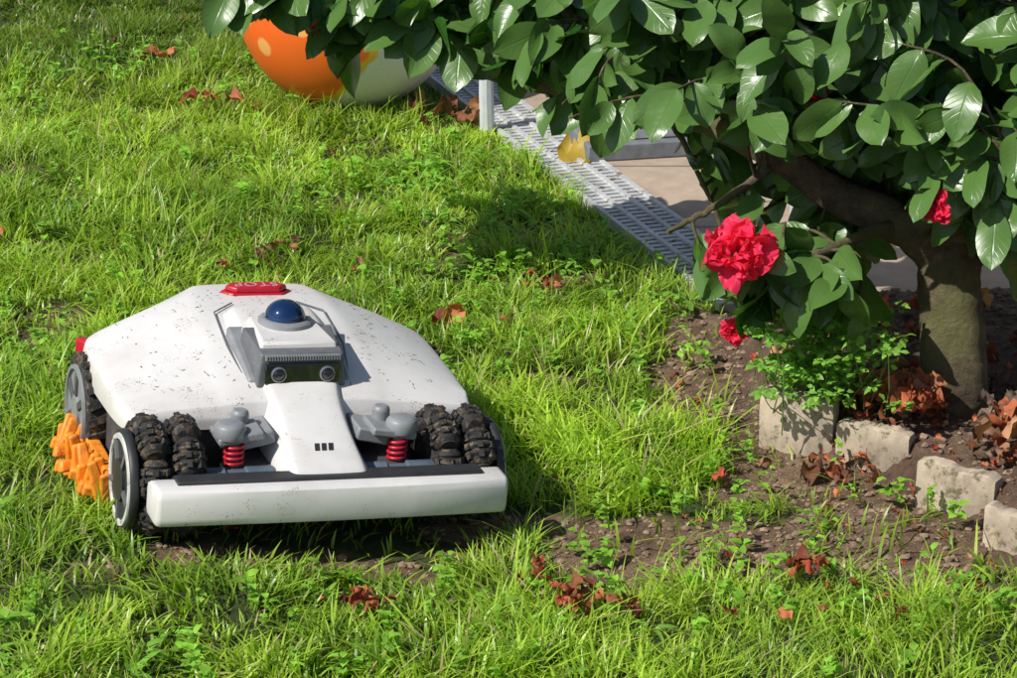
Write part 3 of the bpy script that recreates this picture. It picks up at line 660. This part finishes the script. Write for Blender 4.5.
for side in (-1,1):
    nm='l' if side<0 else 'r';My=Matrix.Rotation(R(90),4,'Y');T=Matrix.Translation((side*.260,.425,.082))@My
    m=MB();m.lathe([(.05,-.018),(.076,-.018),(.080,-.014),(.081,.014),(.076,.018),(.05,.018)],40,T)
    for i in range(22):
        a=2*math.pi*i/22
        m.box((0,0,0),(.008,.010,.034),T@Matrix.Rotation(a,4,'Z')@Matrix.Translation((.0815,0,0))@Matrix.Rotation(.35,4,'X'))
    m.obj('rear_wheel_tyre_'+nm,rubber,mow)
    m=MB();m.lathe([(.068,side*.0185),(.067,side*.023),(.061,side*.023),(.059,side*.014),(.025,side*.013),(.022,side*.022),(.004,side*.024)],36,T)
    m.obj('rear_wheel_rim_'+nm,lgrey,mow)
    m=MB()
    for i in range(6):
        a=math.pi*i/3;m.box((0,0,0),(.038,.012,.008),T@Matrix.Rotation(a,4,'Z')@Matrix.Translation((.040,0,side*.018)))
    m.obj('rear_wheel_spokes_'+nm,dgrey,mow,True,.001)
    m=MB()
    r_=np.random.default_rng(3)
    for i in range(17):
        y_=.20+i*.0145;zz=.032+.028*abs(math.sin(i*1.15+.6))
        m.box((side*(.276+.022*r_.random()),y_,.022+zz/2),(.024,.013,zz),Matrix.Rotation(R(r_.uniform(-22,22)),4,'Y')@Matrix.Rotation(R(r_.uniform(-25,25)),4,'X'),0,.6)
    for i in range(12):
        m.box((side*(.290+.022*r_.random()),.23+i*.018,.018+.02*r_.random()),(.028,.016,.018),Matrix.Rotation(r_.uniform(-.6,.6),4,'Z')@Matrix.Rotation(r_.uniform(-.5,.5),4,'X'),0,.7)
    m.box((side*.268,.31,.05),(.02,.22,.03))
    m.obj('side_guard_'+nm,orange,mow,True,.0045,seg=3)
for side in (-1,1):
    nm='l' if side<0 else 'r';x_=side*.112
    m=MB();
    m.box((x_,.125,.152),(.066,.06,.012),Matrix.Rotation(R(8*side),4,'Y'))
    m.lathe([(.021,.148),(.023,.152),(.023,.166),(.019,.172),(.011,.174)],20,Matrix.Translation((x_+side*.014,.112,0)))
    m.lathe([(.013,.152),(.013,.176),(.009,.179)],18,Matrix.Translation((x_-side*.008,.145,0)))
    m.box((side*.085,.16,.144),(.05,.10,.02),Matrix.Rotation(R(12*side),4,'Y'))
    m.obj('suspension_bracket_'+nm,lgrey,mow,True,.003)
    m=MB();pts=[]
    for i in range(73):
        t=i/72;a=t*2*math.pi*4.5;pts.append((x_+side*.008+.0125*math.cos(a),.106+.0125*math.sin(a),.110+.036*t))
    m.tube(pts,[.0027]*len(pts),7);m.obj('spring_'+nm,redp,mow,angle=80)
    m=MB();m.lathe([(.009,.09),(.009,.15)],14,Matrix.Translation((x_+side*.008,.106,0)));m.lathe([(.019,.100),(.020,.103),(.019,.109)],18,Matrix.Translation((x_+side*.008,.106,0)));
    m.obj('damper_'+nm,grey,mow)
    m=MB();
    m.lathe([(.017,-.055),(.019,-.052),(.019,-.02),(.015,-.018),(.015,.01),(.019,.012),(.019,.05),(.016,.055)],20,Matrix.Translation((side*.118,.085,.096))@Matrix.Rotation(R(90),4,'Y'))
    m.obj('axle_tube_'+nm,simple('blue_grey_plastic_'+nm,(.10,.14,.18),.5,dirt=(.2,.15,.1),dirt_amt=.6),mow)
m=MB()
for side in (-1,1):
    m.tube([(side*.075,.205,.188),(side*.088,.30,.2205),(side*.084,.40,.2385),(side*.05,.43,.2425)],[.0012]*4,5)
m.obj('panel_gaskets',grey,mow)
# grass clippings stuck to the machine
nc=150
cu_=rng.uniform(-.22,.22,nc);cw_=rng.uniform(.20,.48,nc)
STa=np.array(ST)
zc_=np.interp(cw_,STa[:,0],STa[:,1]);hr_=np.interp(cw_,STa[:,0],STa[:,2]);zr_=np.interp(cw_,STa[:,0],STa[:,3]);hs_=np.interp(cw_,STa[:,0],STa[:,4]);zs_=np.interp(cw_,STa[:,0],STa[:,5])
tt_=np.clip((np.abs(cu_)-hr_)/(hs_-hr_),0,1);cz_=np.where(np.abs(cu_)<hr_,zc_,zr_+(zs_-zr_)*tt_)+.0035
kk_=(np.abs(cu_)>.095)|(cw_>.42);cu_,cw_,cz_=cu_[kk_],cw_[kk_],cz_[kk_];nc=len(cu_)
a_=rng.uniform(0,6.28,nc);A=np.stack([np.cos(a_),np.sin(a_),0*a_],1)
Cc=np.array([[.12,.20,.03],[.10,.07,.04],[.25,.2,.1]])[rng.integers(0,3,nc)]
c4=leaves(np.stack([cu_,cw_,cz_],1),A,np.tile([0,0,1.],(nc,1)),rng.uniform(.003,.011,nc),rng.uniform(.0012,.0025,nc),Cc,4,3,.1,.05,.0002,seed=8)
npmesh('grass_clippings',c4[0],c4[1],leafmat('clipping',.6,.1,.2),mow,c4[2],c4[3])

# ---------------------------------------------------------------- light, camera
w=bpy.data.worlds.new("World");scene.world=w;w.use_nodes=True;nt=w.node_tree
sky=nt.nodes.new("ShaderNodeTexSky");sky.sky_type='NISHITA';sky.sun_disc=False
sd=Vector((-.70,-.50,0)).normalized();el=R(46)
sky.sun_elevation=el;sky.sun_rotation=math.atan2(sd.x,sd.y)
nt.links.new(sky.outputs[0],nt.nodes['Background'].inputs[0]);nt.nodes['Background'].inputs[1].default_value=.085
L=bpy.data.lights.new('sun','SUN');L.energy=5.0;L.angle=R(.5);L.color=(1,.965,.90);lo_=bpy.data.objects.new('sun',L);link(lo_)
d_=Vector((sd.x*math.cos(el),sd.y*math.cos(el),math.sin(el)));lo_.rotation_euler=d_.to_track_quat('Z','Y').to_euler();lo_.location=(-3,-3,5)
cd=bpy.data.cameras.new('camera');cd.lens=36*2900/1017;cd.clip_end=1000;co=bpy.data.objects.new('camera',cd);link(co);co.location=(0,0,1.68);co.rotation_euler=(R(70),0,0);scene.camera=co
scene.view_settings.view_transform='Standard';scene.view_settings.look='None';scene.view_settings.exposure=0
